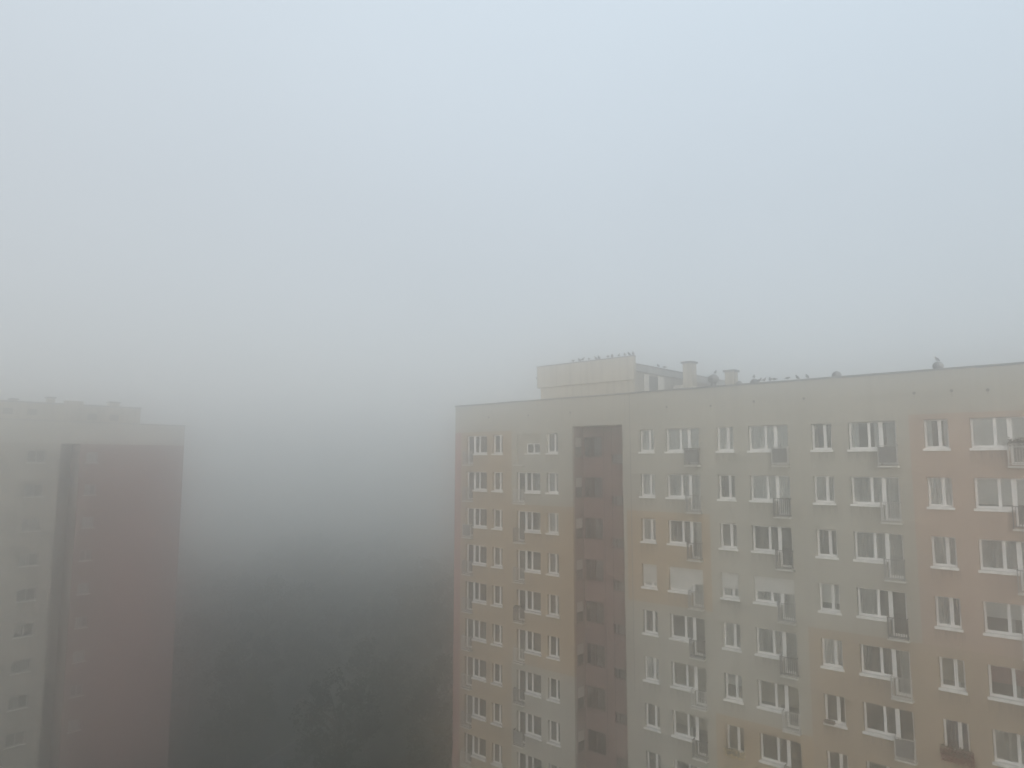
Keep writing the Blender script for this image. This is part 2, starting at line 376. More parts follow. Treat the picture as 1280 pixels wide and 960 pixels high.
def curtain(kind, state, leaf_i, leaf):
    x0, x1, z0, z1 = leaf; key = (kind, state, leaf_i)
    if key in CUR: return CUR[key]
    x0 -= 0.02; x1 += 0.02; z1 += 0.02
    s, fr = (state.split(':') + ['1'])[:2]; fr = float(fr); out = []
    h = 1.42
    if s in ('net', 'netg'): out.append(sheet(x0, x1, z0, z1, M_NET if s == 'net' else M_NETG))
    elif s in ('drape', 'draped'):
        m = M_NET if s == 'drape' else M_DRAPE
        if leaf_i == 0: out.append(sheet(x0, x0+0.45*(x1-x0), z0, z1, m, 0.03))
        elif leaf_i == 1: out.append(sheet(x1-0.6*(x1-x0), x1, z0, z1, m, 0.03))
        else: out.append(sheet(x0+0.3*(x1-x0), x1, z0, z1, M_NETG, 0.02))
    elif s in ('blind', 'beige', 'pink'):
        m = {'blind': M_WHITEB, 'beige': M_BEIGE, 'pink': M_PINKB}[s]
        out.append(sheet(x0, x1, z1-fr*h, z1, m, 0.0, 0.29, name='blind'))
        if leaf_i == 1: out.append(sheet(x0, x0+0.4*(x1-x0), z0, z1, M_NETG, 0.02))
    elif s == 'half': 
        if leaf_i == 0: out.append(sheet(x0, x1, z0, z1, M_NETG))
        else: out.append(sheet(x0+0.5*(x1-x0), x1, z0, z1, M_DRAPE, 0.03))
    elif s == 'blue': out.append(sheet(x0, x1, z0, z1, M_BLUE, 0.03))
    elif s == 'dark':
        if leaf_i == 1: out.append(sheet(x0, x0+0.35*(x1-x0), z0, z1, M_DRAPE, 0.03))
    CUR[key] = out; return out
SHM = {}
def shutter(kind, fr):
    if (kind, fr) in SHM: return SHM[(kind, fr)]
    W, H, leaves = rects(kind); b = MB()
    spans = [(0.012, W-0.012, fr)]
    if kind != 'narrow' and fr > 0.8: spans = [(0.012, WIN-0.01, fr), (WIN+0.01, W-0.012, fr*0.72)]
    for x0, x1, f in spans:
        b.box(x0, x1, 0.11, 0.20, H-0.17, H-0.004)
        n = int(H*f/0.075)
        for i in range(2, n):
            z = H - i*0.075
            b.box(x0, x1, 0.14+0.005*(i % 2), 0.165, z-0.071, z)
    SHM[(kind, fr)] = b.mesh('roller_shutter', M_SHUT); return SHM[(kind, fr)]
# railings of the French balconies, by look
RM = {}
def railing(style, left):
    if (style, left) in RM: return RM[(style, left)]
    x0, x1 = -0.06, 0.80; y0, y1 = -0.30, -0.015; z0, z1 = -0.02, 0.95
    b = MB(); r = 0.018
    m = {'dark': [M_RAILD], 'white': [M_RAILW], 'grey': [M_RAILG], 'panel': [M_RAILW, M_RPAN], 'darkpanel': [M_RAILD, M_RPAN]}[style]
    def bar(xa, ya, xb, yb, z, t=r): b.box(min(xa,xb)-t, max(xa,xb)+t, min(ya,yb)-t, max(ya,yb)+t, z-t, z+t)
    for z in (z0+0.08, z1): bar(x0, y0, x1, y0, z, 0.022); bar(x0, y0+0.046, x0, y1-0.024, z, 0.020); bar(x1, y0+0.046, x1, y1-0.024, z, 0.020)
    for x in (x0, x1): b.box(x-0.018, x+0.018, y0-0.018, y0+0.018, z0-0.04, z1-0.023)
    if style in ('panel', 'darkpanel'):
        b.box(x0+0.03, x1-0.03, y0-0.006, y0+0.006, z0+0.13, z1-0.06, 1)
    else:
        n = 8
        for i in range(1, n):
            x = x0+(x1-x0)*i/n; b.box(x-0.011, x+0.011, y0-0.011, y0+0.011, z0+0.102, z1-0.022)
    for i in (1, 2):
        y = y0+(y1-y0)*i/3
        for x in (x0, x1): b.box(x-0.008, x+0.008, y-0.008, y+0.008, z0+0.10, z1-0.02)
    RM[(style, left)] = b.mesh('balcony_railing', m); return RM[(style, left)]
ledge_me = bevel  # placeholder replaced below
ledge_me = MB().box(-0.10, 0.84, -0.34, -0.001, -0.13, -0.05).mesh('balcony_ledge', M_SLAB)

def streakmat():
    m = bpy.data.materials.new('sill_streak'); m.use_nodes = True; t = m.node_tree; t.nodes.clear()
    o = N(t, 'ShaderNodeOutputMaterial'); mx = N(t, 'ShaderNodeMixShader'); tr = N(t, 'ShaderNodeBsdfTransparent'); df = N(t, 'ShaderNodeBsdfDiffuse')
    df.inputs[0].default_value = (0.11, 0.10, 0.085, 1)
    tc = N(t, 'ShaderNodeTexCoord'); mp = N(t, 'ShaderNodeMapping'); mp.inputs['Scale'].default_value = (14, 1, 1.6); ns = N(t, 'ShaderNodeTexNoise')
    t.links.new(tc.outputs['Object'], mp.inputs[0]); t.links.new(mp.outputs[0], ns.inputs['Vector']); ns.inputs['Scale'].default_value = 1.0
    mr = N(t, 'ShaderNodeMapRange'); mr.inputs['From Min'].default_value = 0.42; mr.inputs['From Max'].default_value = 0.70; mr.inputs['To Max'].default_value = 0.42
    t.links.new(ns.outputs[0], mr.inputs['Value'])
    sp = N(t, 'ShaderNodeSeparateXYZ'); t.links.new(tc.outputs['Object'], sp.inputs[0])
    gz = N(t, 'ShaderNodeMapRange'); gz.inputs['From Min'].default_value = -0.95; gz.inputs['From Max'].default_value = -0.12
    t.links.new(sp.outputs['Z'], gz.inputs['Value'])
    mu = N(t, 'ShaderNodeMath', operation='MULTIPLY'); t.links.new(mr.outputs[0], mu.inputs[0]); t.links.new(gz.outputs[0], mu.inputs[1])
    t.links.new(mu.outputs[0], mx.inputs[0]); t.links.new(tr.outputs[0], mx.inputs[1]); t.links.new(df.outputs[0], mx.inputs[2]); t.links.new(mx.outputs[0], o.inputs[0])
    return m
M_STREAK = streakmat()
def streak(x0, x1):
    b = MB(); b.quad((x0,-.003,-.97),(x1,-.003,-.97),(x1,-.003,-.10),(x0,-.003,-.10)); return b.mesh('rain_stain', M_STREAK)
STREAKS = {'narrow': streak(-0.12, NW+0.12), 'wide_right': streak(-0.12, WIN-0.12), 'wide_left': streak(WW-WIN+0.12, WW+0.12)}
STATE = {
 '1': ['net','net','netg','shutter:.8','draped','net','dark','dark'],
 '2': ['net','netg','draped','shutter:.9','dark','beige:.95','beige:.55','dark'],
 '3': ['net','draped','dark','shutter:.65','netg','blind:.45','dark','dark'],
 '4': ['net','net','dark','shutter:.6','netg','beige:.8','dark'],
 '5': ['draped','netg','draped','blind:.7','net','dark','dark'],
 '6': ['drape','netg','netg','half','draped','dark','dark'],
 '7': ['drape','net','netg','half','beige:.75','blue'],
 '8': ['blind:.98','blind:.85','netg','blind:.5','pink:.55','netg'],
 '9': ['net','half','netg','dark','draped','netg'],
 '10': ['netg','net','draped','dark','netg','half'],
 'A': ['half','draped','netg','half','draped','dark','half','draped','netg'],
 'B': ['netg','half','netg','draped','half','half','netg','half','draped'],
 'C': ['skip','half','netg','draped','half','draped','dark','dark','draped'],
 'D': ['dark','half','netg','draped','dark','netg','dark','dark','draped']}
RAIL = {'2': ['darkpanel','grey','dark','grey','dark','white','dark','white'], '4': ['panel','dark','dark','grey','dark','white','dark'],
 '6': ['panel','white','grey','dark','white','panel','dark'], '8': ['white','dark','grey','white','dark','white'], '10': ['white','dark','panel','grey','white','dark'],
 'A': ['grey']*2+['panel','grey','grey','white','white','grey','white'], 'C': ['grey','white','dark','grey','dark','white','dark','darkpanel','dark']}
random.seed(11)
for key, (kind, u, nrow) in COLS.items():
    for k in range(nrow):
        st = STATE[key][k]; zb = Z(0.655 - ROWH*k)
        if st == 'skip': continue
        wme, panes, sme, leaves = proto(kind)
        w = link('window', wme, blk, (u, 0, zb))
        for p in panes: link('pane', p, w)
        link('sill', sme, w)
        if random.random() < 0.55: link('rain_stain', STREAKS[kind], w)
        if st.startswith('shutter'): link('roller_shutter', shutter(kind, float(st.split(':')[1])), w); cst = 'netg'
        else: cst = st
        for i, lf in enumerate(leaves):
            for c in curtain(kind, cst, i, lf): link(c.name.split('.')[0], c, w)
        if kind != 'narrow':
            x = (u + WIN) if kind == 'wide_right' else u
            link('balcony_ledge', ledge_me, blk, (x, 0, zb-0.775))
            link('balcony_railing', railing(RAIL[key][k], 0), blk, (x, 0, zb-0.775))
# the enclosed top-left opening: a plastered infill with a small low window
b = MB(); zb = 0.655; u = COLS['C'][1]
infill = [(u, u+WW-WIN, -0.12, 2.08), (u+WW-WIN, u+0.95, 0.655, 2.08), (u+0.95, u+WW, 1.38, 2.08)]
for x0, x1, z0, z1 in infill: b.box(x0, x1, 0.09, 0.16, Z(z0), Z(z1))
o = b.build('infill_panel', mat('infill_plaster', (0.33, 0.31, 0.26), 0.9, 0.1, 0.6), blk)
b = MB(); frame_bars(b, 0, 1.30, 0, 0.72, 0.06); b.box(0.60, 0.70, 0.099, 0.171, 0.06, 0.66)
w = b.build('window', M_PVC, blk, (u+0.955, 0, Z(0.657)))
for x0, x1 in ((0.06, 0.60), (0.70, 1.24)): MB().box(x0, x1, 0.13, 0.145, 0.06, 0.66).build('pane', M_GLASS, w)
MB().box(-0.1, 1.34, -0.09, -0.002, -0.085, -0.008).box(0, 1.30, -0.002, 0.10, -0.05, -0.006).build('sill', M_SILL, w)
link('balcony_ledge', ledge_me, blk, (u, 0, Z(0.655)-0.775)); 

# ---- stair tower recess
sx0, sx1, SW = STAIR[0], STAIR[1], 1.25
def stair_wall():
    # back wall with openings
    bw_open, sw_open = [], []
    for k in range(0, 10):
        bw_open.append((sx0+0.06, sx0+1.60, -5.25+2.8*2-2.8*k, -3.80+2.8*2-2.8*k))
        bw_open.append((7.95, 8.95, -0.12-2.8*k, 0.58-2.8*k))
        sw_open.append((0.32, 1.15, -5.25+2.8*2-2.8*k, -3.80+2.8*2-2.8*k))
    return bw_open, sw_open
bo, so = stair_wall()
def panel_wall(name, parent, x0, x1, z0, z1, opens, m, xf, extra=()):
    xs = sorted(set([x0, x1] + [v for o in opens for v in o[:2]] + list(extra))); zs = sorted(set([z0, z1] + [v for o in opens for v in o[2:]]))
    b = MB()
    for i in range(len(xs)-1):
        for j in range(len(zs)-1):
            cx, cz = (xs[i]+xs[i+1])/2, (zs[j]+zs[j+1])/2
            if any(o[0] < cx < o[1] and o[2] < cz < o[3] for o in opens): continue
            P = [xf(xs[i], d, Z(zs[j])) for d in (0, .15)] + [xf(xs[i+1], d, Z(zs[j])) for d in (0, .15)]
            Q = [xf(xs[i], d, Z(zs[j+1])) for d in (0, .15)] + [xf(xs[i+1], d, Z(zs[j+1])) for d in (0, .15)]
            b.quad(P[0], P[2], Q[2], Q[0]); b.quad(P[1], Q[1], Q[3], P[3])
            b.quad(P[0], Q[0], Q[1], P[1]); b.quad(P[2], P[3], Q[3], Q[2]); b.quad(P[0], P[1], P[3], P[2]); b.quad(Q[0], Q[2], Q[3], Q[1])
    return b.build(name, m, parent)
o = panel_wall('stair_wall', blk, sx0+0.01, sx1-0.01, -29.5, 2.47, bo, M_RED, lambda x, d, z: (x, SW+d, z)); o['label'] = 'brick red rear wall of the stair recess'
o = panel_wall('stair_wall', blk, 0.201, SW-0.003, -29.5, 2.47, so, M_RED, lambda x, d, z: (sx0-d-0.001, x, z)); o['label'] = 'brick red side wall of the stair recess'
MB().box(sx1+0.001, sx1+0.15, 0.201, SW, 0, Z(2.47)).build('stair_wall', M_RED, blk)
MB().box(sx0-0.15, sx1+0.15, 0.202, 2.2, Z(2.482), Z(2.62)).build('stair_ceiling', M_CREAM, blk)
# cladding joints on the red walls
j = MB()
for x in (7.35, 8.0): j.box(x-0.015, x+0.015, SW-0.008, SW+0.004, 0, Z(2.46))
j.build('cladding_joint', M_DARK, blk)
swf = MB(); frame_bars(swf, 0, 1.52, 0, 1.43, 0.05, 0.04, 0.10); swf.box(0.74, 0.80, 0.039, 0.101, 0.05, 1.38); swf = swf.mesh('window', mat('brown_frame', (0.07, 0.06, 0.055), 0.6))
swp = MB().box(0.05, 1.47, 0.06, 0.07, 0.05, 1.38).mesh('pane', M_GLASS)
smf = MB(); frame_bars(smf, 0, 0.98, 0, 0.68, 0.05, 0.04, 0.10); smf.box(0.30, 0.34, 0.039, 0.101, 0.05, 0.63); smf = smf.mesh('window', M_RAILD)
smp = MB().box(0.05, 0.93, 0.06, 0.07, 0.05, 0.63).mesh('pane', M_GLASS)
sws = MB(); frame_bars(sws, 0, 0.81, 0, 1.43, 0.05, 0.04, 0.10); sws = sws.mesh('window', M_RAILD)
swsp = MB().box(0.05, 0.76, 0.06, 0.07, 0.05, 1.38).mesh('pane', M_GLASS)
sheen_me = MB().box(0.06, 0.75, 0.035, 0.039, 0.72, 1.37).mesh('painted_sky_sheen', mat('painted_sky_sheen', (0.42, 0.39, 0.37), 0.7))  # pale sheet over the upper side pane, imitating reflected sky
for k in range(0, 9):
    zt = Z(-5.24+5.6-2.8*k)
    w = link('window', swf, blk, (sx0+0.07, SW, zt)); link('pane', swp, w)
    w = link('window', sws, blk, (sx0, 0.33, zt), (0, 0, R(90))); link('pane', swsp, w); link('painted_sky_sheen', sheen_me, w)
    w = link('window', smf, blk, (7.96, SW, Z(-0.11-2.8*k))); link('pane', smp, w)

# ---- rooftop plant room (penthouse) behind its raised screen
pent = MB()
PZ = 6.40
o = MB().box(2.75, 10.58, 0.06, 0.20, Z(TOP+0.10), Z(5.36)).build('plant_room_wall', M_PENT, blk)
o = bevel(MB().box(2.50, 10.68, -0.06, 0.22, Z(5.36), Z(6.90)).build('plant_room_screen', M_PENT, blk), 0.015)
MB().box(2.47, 10.71, -0.09, 0.25, Z(6.90), Z(6.955)).build('coping', M_COP, blk)
MB().box(2.80, 10.62, 0.222, 14.0, Z(TOP-0.2), Z(5.95)).build('plant_room_wall', mat('weathered_plaster', (0.36, 0.35, 0.32), 0.9, 0.15, 0.8, streak=0.4), blk)
bevel(MB().box(2.72, 10.72, 0.224, 14.1, Z(5.95), Z(PZ)).build('plant_room_fascia', mat('fascia', (0.36, 0.37, 0.37), 0.9, 0.15, 0.8, streak=0.3), blk), 0.02)
MB().box(2.66, 10.78, 0.255, 14.16, Z(PZ), Z(PZ+0.05)).build('coping', M_COP, blk)
MB().box(10.62, 10.66, 1.9, 3.05, Z(4.5), Z(5.78)).build('plant_room_door', mat('grey_door', (0.13,0.14,0.15), 0.5), blk)
MB().box(10.62, 10.67, 1.35, 1.88, Z(4.5), Z(5.86)).build('door_surround', M_SLAB, blk)
MB().box(10.62, 10.67, 3.07, 3.9, Z(4.5), Z(5.86)).build('door_surround', M_SLAB, blk)
MB().box(10.62, 10.655, 6.6, 13.9, Z(4.4), Z(5.94)).build('plant_room_panel', mat('rusty_panel', (0.27,0.245,0.225), 0.8, 0.2, 1), blk)
MB().tube([(2.5, 0.1, Z(6.1)), (2.3, 0.1, Z(6.1)), (2.3, 0.1, Z(6.2))], 0.04).build('overflow_pipe', M_COP, blk)

# ------------------------------------------------------------ roof furniture of the right block (things standing on the roof)
def on_block(u, w, z):
    return (u*D[0] + w*(-D[1]), 52.335 + u*D[1] + w*D[0], Z(z))
RT = TOP-0.2
def chimney(u, w, wd, top, label):
    t = empty('roof_chimney', on_block(u, w, RT), rz, label=label, cat='chimney', group='masonry chimneys on the right roof')
    h = top-RT
    bevel(MB().box(-wd/2, wd/2, -wd/2, wd/2, 0, h-0.12).build('shaft', M_PENT, t), 0.015)
    bevel(MB().box(-wd/2-0.09, wd/2+0.09, -wd/2-0.09, wd/2+0.09, h-0.12, h).build('cap', M_COP, t), 0.01)
chimney(13.08, 3.0, 0.66, 6.62, 'tall cream chimney with dark cap beside the plant room on the roof')
chimney(15.95, 3.0, 0.60, 5.80, 'short cream chimney with dark cap, right of the tallest chimney')
def cowl(u, w, rad, base, top, label, name='roof_ventilator'):
    t = empty(name, on_block(u, w, RT), rz, label=label, cat='ventilator', group='metal ventilators on the right roof')
    b0, b1 = base-RT, top-RT
    MB().lathe([(0, rad*0.55), (b0, rad*0.5)], 10).build('pipe', M_VENT, t)
    o = MB(); nb = 14; hh = b1-b0
    prof = [(0, 0.50), (0.12, 0.8), (0.35, 1.0), (0.6, 0.97), (0.82, 0.7), (0.95, 0.35), (1.0, 0.05)]
    o.lathe([(b0+hh*z, rad*0.86*r) for z, r in prof], 14)
    for i in range(nb):
        a = 2*math.pi*i/nb
        for q in range(len(prof)-2):
            z0, r0 = prof[q]; z1, r1 = prof[q+1]
            c, s = math.cos(a), math.sin(a); c2, s2 = math.cos(a+0.22), math.sin(a+0.22)
            o.quad((c*rad*r0*.84, s*rad*r0*.84, b0+hh*z0), (c2*rad*r0, s2*rad*r0, b0+hh*z0), (c2*rad*r1, s2*rad*r1, b0+hh*z1), (c*rad*r1*.84, s*rad*r1*.84, b0+hh*z1))
    o.build('turbine_head', M_VENT, t)
cowl(15.45, 1.5, 0.34, 4.9, 5.46, 'squat metal ventilator between the two cream chimneys on the right roof')
cowl(16.62, 2.6, 0.22, 4.55, 5.05, 'small metal ventilator just right of the shorter cream chimney')
cowl(18.37, 0.75, 0.27, 4.45, 4.88, 'low metal ventilator with a pigeon on it on the right roof')
cowl(22.92, 0.8, 0.25, 4.50, 4.93, 'rounded metal ventilator alone at mid roof edge')
cowl(27.75, 0.6, 0.25, 4.55, 4.97, 'metal ventilator at the far right roof edge with a pigeon on top')
t = empty('roof_unit', on_block(11.45, 5.0, RT), rz, label='small pale box unit standing beside the plant room wall', cat='roof unit')
bevel(MB().box(-0.4, 0.4, -0.55, 0.55, 0.15, 1.05).build('housing', M_SLAB, t), 0.02)
f_ = MB(); [f_.box(x-0.05, x+0.05, y-0.05, y+0.05, 0, 0.15) for x in (-.3, .3) for y in (-.4, .4)]; f_.build('foot', M_COP, t)
MB().tube([(-0.405, 0, 0.6), (-0.43, 0, 0.6)], 0.3, 14).build('fan_grille', M_RAILD, t)

# pigeons: one continuous body each, three poses
def pigeon_mesh(pose):
    if pose == 0: sp = [(-.19,0.10,.012),(-.12,.115,.030),(-.06,.135,.055),(0,.155,.070),(.05,.185,.062),(.075,.225,.040),(.085,.255,.032),(.10,.275,.034),(.125,.278,.022),(.145,.272,.007),(.16,.268,.003)]
    elif pose == 1: sp = [(-.15,0.05,.012),(-.10,.085,.034),(-.05,.12,.060),(-.01,.155,.074),(.03,.195,.062),(.05,.23,.042),(.058,.255,.034),(.07,.272,.036),(.092,.275,.024),(.112,.268,.008),(.125,.264,.003)]
    else: sp = [(-.20,0.14,.012),(-.13,.14,.030),(-.06,.145,.055),(0,.150,.068),(.06,.150,.060),(.10,.155,.042),(.125,.165,.033),(.15,.172,.034),(.17,.165,.022),(.19,.155,.007),(.20,.150,.003)]
    b = MB(); b.tube([(x, 0, z) for x, z, r in sp], [r*1.15 for x, z, r in sp], 10)
    for s in (-1, 1):
        b.tube([(0.0, 0.03*s, 0.11), (0.01, 0.03*s, 0.0)], 0.006, 5); b.tube([(-.02, .03*s, .004), (.04, .03*s, .004)], 0.005, 5)
        b.tube([(sp[4][0]-.02, s*sp[4][2]*.75, sp[4][1]-.02), (sp[2][0], s*sp[2][2]*.95, sp[2][1]+.01), (sp[0][0]-.01, s*.012, sp[0][1]+.012)], [.03, .028, .006], 7)
    return b.mesh('pigeon', M_BIRD, True)
PM = [pigeon_mesh(i) for i in range(3)]
random.seed(3)
def pigeon(loc, label, group, pose=None, yaw=None, s=1.0):
    me = PM[random.randrange(3) if pose is None else pose]
    o = link('pigeon', me, None, loc, (0, 0, random.uniform(0, 6.28) if yaw is None else yaw)); o.scale = (s*.88, s, s*.88)
    tag(o, label, 'pigeon', group)
plabs = ['leftmost pigeon of the row on the plant room screen', 'second pigeon from the left on the plant room screen', 'third pigeon from the left on the plant room screen',
 'fourth pigeon from the left on the plant room screen', 'fifth pigeon from the left on the plant room screen', 'sixth pigeon from the left, just before the gap on the screen',
 'seventh pigeon from the left, just after the gap on the screen', 'eighth pigeon from the left on the plant room screen', 'ninth pigeon from the left on the plant room screen',
 'third pigeon from the right end of the plant room screen', 'second pigeon from the right end of the plant room screen', 'rightmost pigeon at the corner of the plant room screen']
for u, l in zip((5.72, 6.2, 6.58, 7.06, 7.58, 7.87, 8.65, 8.92, 9.47, 9.93, 10.32, 10.58), plabs):
    pigeon(on_block(u, 0.05+random.uniform(-.05, .08), 6.955), l, 'pigeons on the plant room screen', s=1.08)
pigeon(on_block(10.74, 3.0, PZ+.05), 'left one of two pigeons on the low edge behind the screen', 'pigeons on the plant room side edge')
pigeon(on_block(10.74, 3.9, PZ+.05), 'right one of two pigeons on the low edge behind the screen', 'pigeons on the plant room side edge')
rl = ['leftmost pigeon on the long roof edge beside the low ventilator', 'second pigeon along the long roof edge from the low ventilator', 'left pigeon of the close pair on the long roof edge',
 'right pigeon of the close pair on the long roof edge', 'pigeon first in the loose trio on the long roof edge', 'pigeon second in the loose trio on the long roof edge', 'pigeon last in the loose trio on the long roof edge']
for u, l in zip((18.95, 19.22, 19.56, 19.8, 20.53, 21.07, 21.6), rl):
    pigeon(on_block(u, 0.08, TOP+.10), l, 'pigeons on the long roof edge')
pigeon(on_block(27.72, 0.6, 4.95), 'pigeon standing on top of the far right ventilator', 'pigeons on ventilators', 1, 2.6)
pigeon(on_block(18.35, 0.75, 4.86), 'pigeon standing on top of the low ventilator', 'pigeons on ventilators', 0, 1.0)
pigeon(on_block(15.6, 1.5, 5.44), 'pigeon standing on the squat ventilator between the chimneys', 'pigeons on ventilators', 1, 0.5)

# ------------------------------------------------------------ flowers and clutter on the sills
def leaf_cloud(b, n, box, size, m=0, rnd=random):
    x0, x1, y0, y1, z0, z1 = box
    for _ in range(n):
        c = Vector((rnd.uniform(x0,x1), rnd.uniform(y0,y1), rnd.uniform(z0,z1)))
        leaf(b, c, size*rnd.uniform(.6,1.3), m, rnd)
def leaf(b, c, s, m=0, rnd=random):
    a = Vector((rnd.gauss(0,1), rnd.gauss(0,1), rnd.gauss(0,1))).normalized()
    d = a.cross(Vector((rnd.gauss(0,1), rnd.gauss(0,1), rnd.gauss(0,1)))).normalized()
    a *= s*0.5; d *= s*0.36
    b.quad(tuple(c-a-d*.4), tuple(c-a*.1-d), tuple(c+a+d*.3), tuple(c-a*.1+d), m)
def flower_box(u, w, z, width, mats, label, n=260, droop=0.25, tall=0.25):
    t = empty('flower_box', on_block(u, w, z), rz, label=label, cat='flower box')
    MB().box(0, width, -0.10, 0.10, 0, 0.16).build('trough', M_DARK, t)
    b = MB(); leaf_cloud(b, n, (-.08, width+.08, -.22, .10, -droop, tall), 0.075, 0); leaf_cloud(b, n//2, (-.05, width+.05, -.2, .08, 0, tall+.08), 0.07, 1)
    tag(b.build('flowers', mats, t), kind='stuff')
random.seed(9)
flower_box(27.02, -0.13, 0.57-ROWH*5, 1.16, [M_FLOW[0], M_FLOW[2]], 'overflowing box of dark red flowers hung under a blue-curtained window', 1300, 0.30, 0.34)
flower_box(16.28, -0.13, 0.57-ROWH*6, 1.02, [M_FLOW[1], M_FLOW[2]], 'box of yellowish flowers along the sill of a small window', 700, 0.12, 0.30)
flower_box(29.78+.7, -0.20, 0.80, 0.65, [M_FLOW[2], M_FLOW[2]], 'leafy plants trailing on the top right balcony rail', 160, 0.05, 0.25)
flower_box(21.74, -0.05, 0.655-ROWH*5, 0.45, [M_FLOW[0], M_FLOW[2]], 'small dark plant trough at the left end of a very dark window', 60, -0.03, 0.15)
flower_box(0.50, -0.18, 0.80-ROWH*4, 0.60, [M_FLOW[2], M_FLOW[2]], 'dark plants on a balcony rail in the left, tan part of the long block', 120, 0.25, 0.12)
flower_box(14.42, -0.16, 0.55, 0.50, [M_FLOW[2], M_FLOW[2]], 'dark plants at the top of the first dark balcony rail', 90, 0.02, 0.18)
# clothes horse on the railing of the shuttered flat
t = empty('drying_rack', on_block(19.6, -0.36, -8.62), rz, label='wire drying rack hooked outside the balcony rail below the half closed shutter', cat='drying rack')
b = MB(); 
for i in range(7): b.tube([(0.05, -0.08*i, 0.02*i), (0.85, -0.08*i, 0.02*i)], 0.008, 4)
b.build('rack_bar', M_RAILW, t)
MB().tube([(0.05, 0.02, 0), (0.05, -0.5, 0.12)], 0.01, 5).tube([(0.85, 0.02, 0), (0.85, -0.5, 0.12)], 0.01, 5).build('rack_arm', M_RAILD, t)

# ------------------------------------------------------------ left block: its gable end, deeper in the fog
n_ = (0.66664, 0.74538)
GX, GY = -36.6, 61.75
rz2 = math.atan2(n_[1], n_[0])
gab = empty('apartment_block', (GX, GY, 0), rz2, label='fog-faded block end with red right half and grey-beige left half', cat='building')
GO = -0.72; GT = 3.45
G_TAN = mat('grey_beige_plaster', (0.35, 0.33, 0.29), 0.9, 0.06, 0.3, 0.3, 0.2, ST*0.5)
G_RED = mat('faded_red_plaster', (0.235, 0.155, 0.14), 0.9, 0.06, 0.3, 0.3, 0.2, ST*0.5)
G_WIN = mat('fog_greyed_plastic', (0.42, 0.42, 0.41), 0.6)  # frame colour greyed to imitate thicker fog over this block
GOP = []
for k in range(9):
    GOP.append((-0.72, 0.22, GO+0.72-2.8*k, GO+1.62-2.8*k)); GOP.append((-5.1, -3.75, GO+0.72-2.8*k, GO+1.72-2.8*k))
REC = (-2.70, -1.20, -29.5, 1.6)
facade(gab, -13.5, 7.62, -29.5, GT, GOP + [REC], [], [1.55], lambda x, z: 2 if z > 1.6 else (1 if x > REC[1] else (2 if False else 0)),
       [G_TAN, G_RED, mat('pale_band_plaster', (0.44, 0.425, 0.38), 0.9, 0.06, 0.4)], ['grey-beige painted plaster field', 'red painted plaster field', 'pale plaster band under the roof edge'])
MB().box(-13.5, -2.9, 1.4, 42, 0, Z(GT-0.4)).box(-1.0, 7.62, 1.4, 42, 0, Z(GT-0.4)).box(-2.9, -1.0, 2.6, 42, 0, Z(GT-0.4)).build('inner_wall', M_CORE, gab)
MB().box(-13.5, -13.3, 0.2, 42, 0, Z(GT)).box(7.42, 7.62, 0.2, 42, 0, Z(GT)).build('long_wall', G_TAN, gab)
MB().box(-2.85, -2.702, 0.201, 2.45, 0, Z(1.6)).box(-1.198, -1.05, 0.201, 2.45, 0, Z(1.6)).box(-2.69, -1.21, 2.45, 2.59, 0, Z(1.6)).build('recess_wall', mat('recess_plaster', (0.30, 0.29, 0.27), 0.9, 0.06, 0.4), gab)
MB().box(-2.85, -1.05, 0.202, 2.59, Z(1.602), Z(1.75)).build('recess_ceiling', M_GREY, gab)
MB().box(-13.3, 7.42, 0.2, 42, Z(GT-0.4), Z(GT-0.2)).build('roof', M_ROOF, gab)
bevel(MB().box(-13.55, 7.67, -0.06, 0.28, Z(GT), Z(GT+0.1)).build('coping', M_RAILG, gab), 0.01)  # coping coloured paler so the edge looks veiled by more fog
MB().box(7.36, 7.67, 0.28, 42, Z(GT), Z(GT+0.08)).build('coping', M_COP, gab)
def small_win(W, H):
    b = MB(); frame_bars(b, 0, W, 0, H, 0.07); b.box(W*0.5-0.05, W*0.5+0.05, 0.099, 0.171, 0.07, H-0.07)
    s = MB().box(-0.06, W+0.06, -0.09, -0.002, -0.085, -0.008)
    ps = [MB().box(a, c, 0.13, 0.145, 0.07, H-0.07).mesh('pane', M_GLASS) for a, c in ((0.07, W*.5-.05), (W*.5+.05, W-.07))]
    return b.mesh('window', G_WIN), s.mesh('sill', M_SLAB), ps
wa, wb = small_win(0.94, 0.90), small_win(1.35, 1.0)
for k in range(9):
    for (wm, sm, ps), x in ((wa, -0.72), (wb, -5.1)):
        w = link('window', wm, gab, (x, 0, Z(GO+0.72-2.8*k))); link('sill', sm, w)
        for p in ps: link('pane', p, w)
        if (k*3 + (x < -2)) % 4 != 1:
            W = 0.94 if x > -2 else 1.35
            link('curtain', sheet(0.06, W*(0.5 if k % 2 else 0.93), 0.02, 0.9, M_NETG), w)  # pale curtains added to weaken window contrast as denser fog would
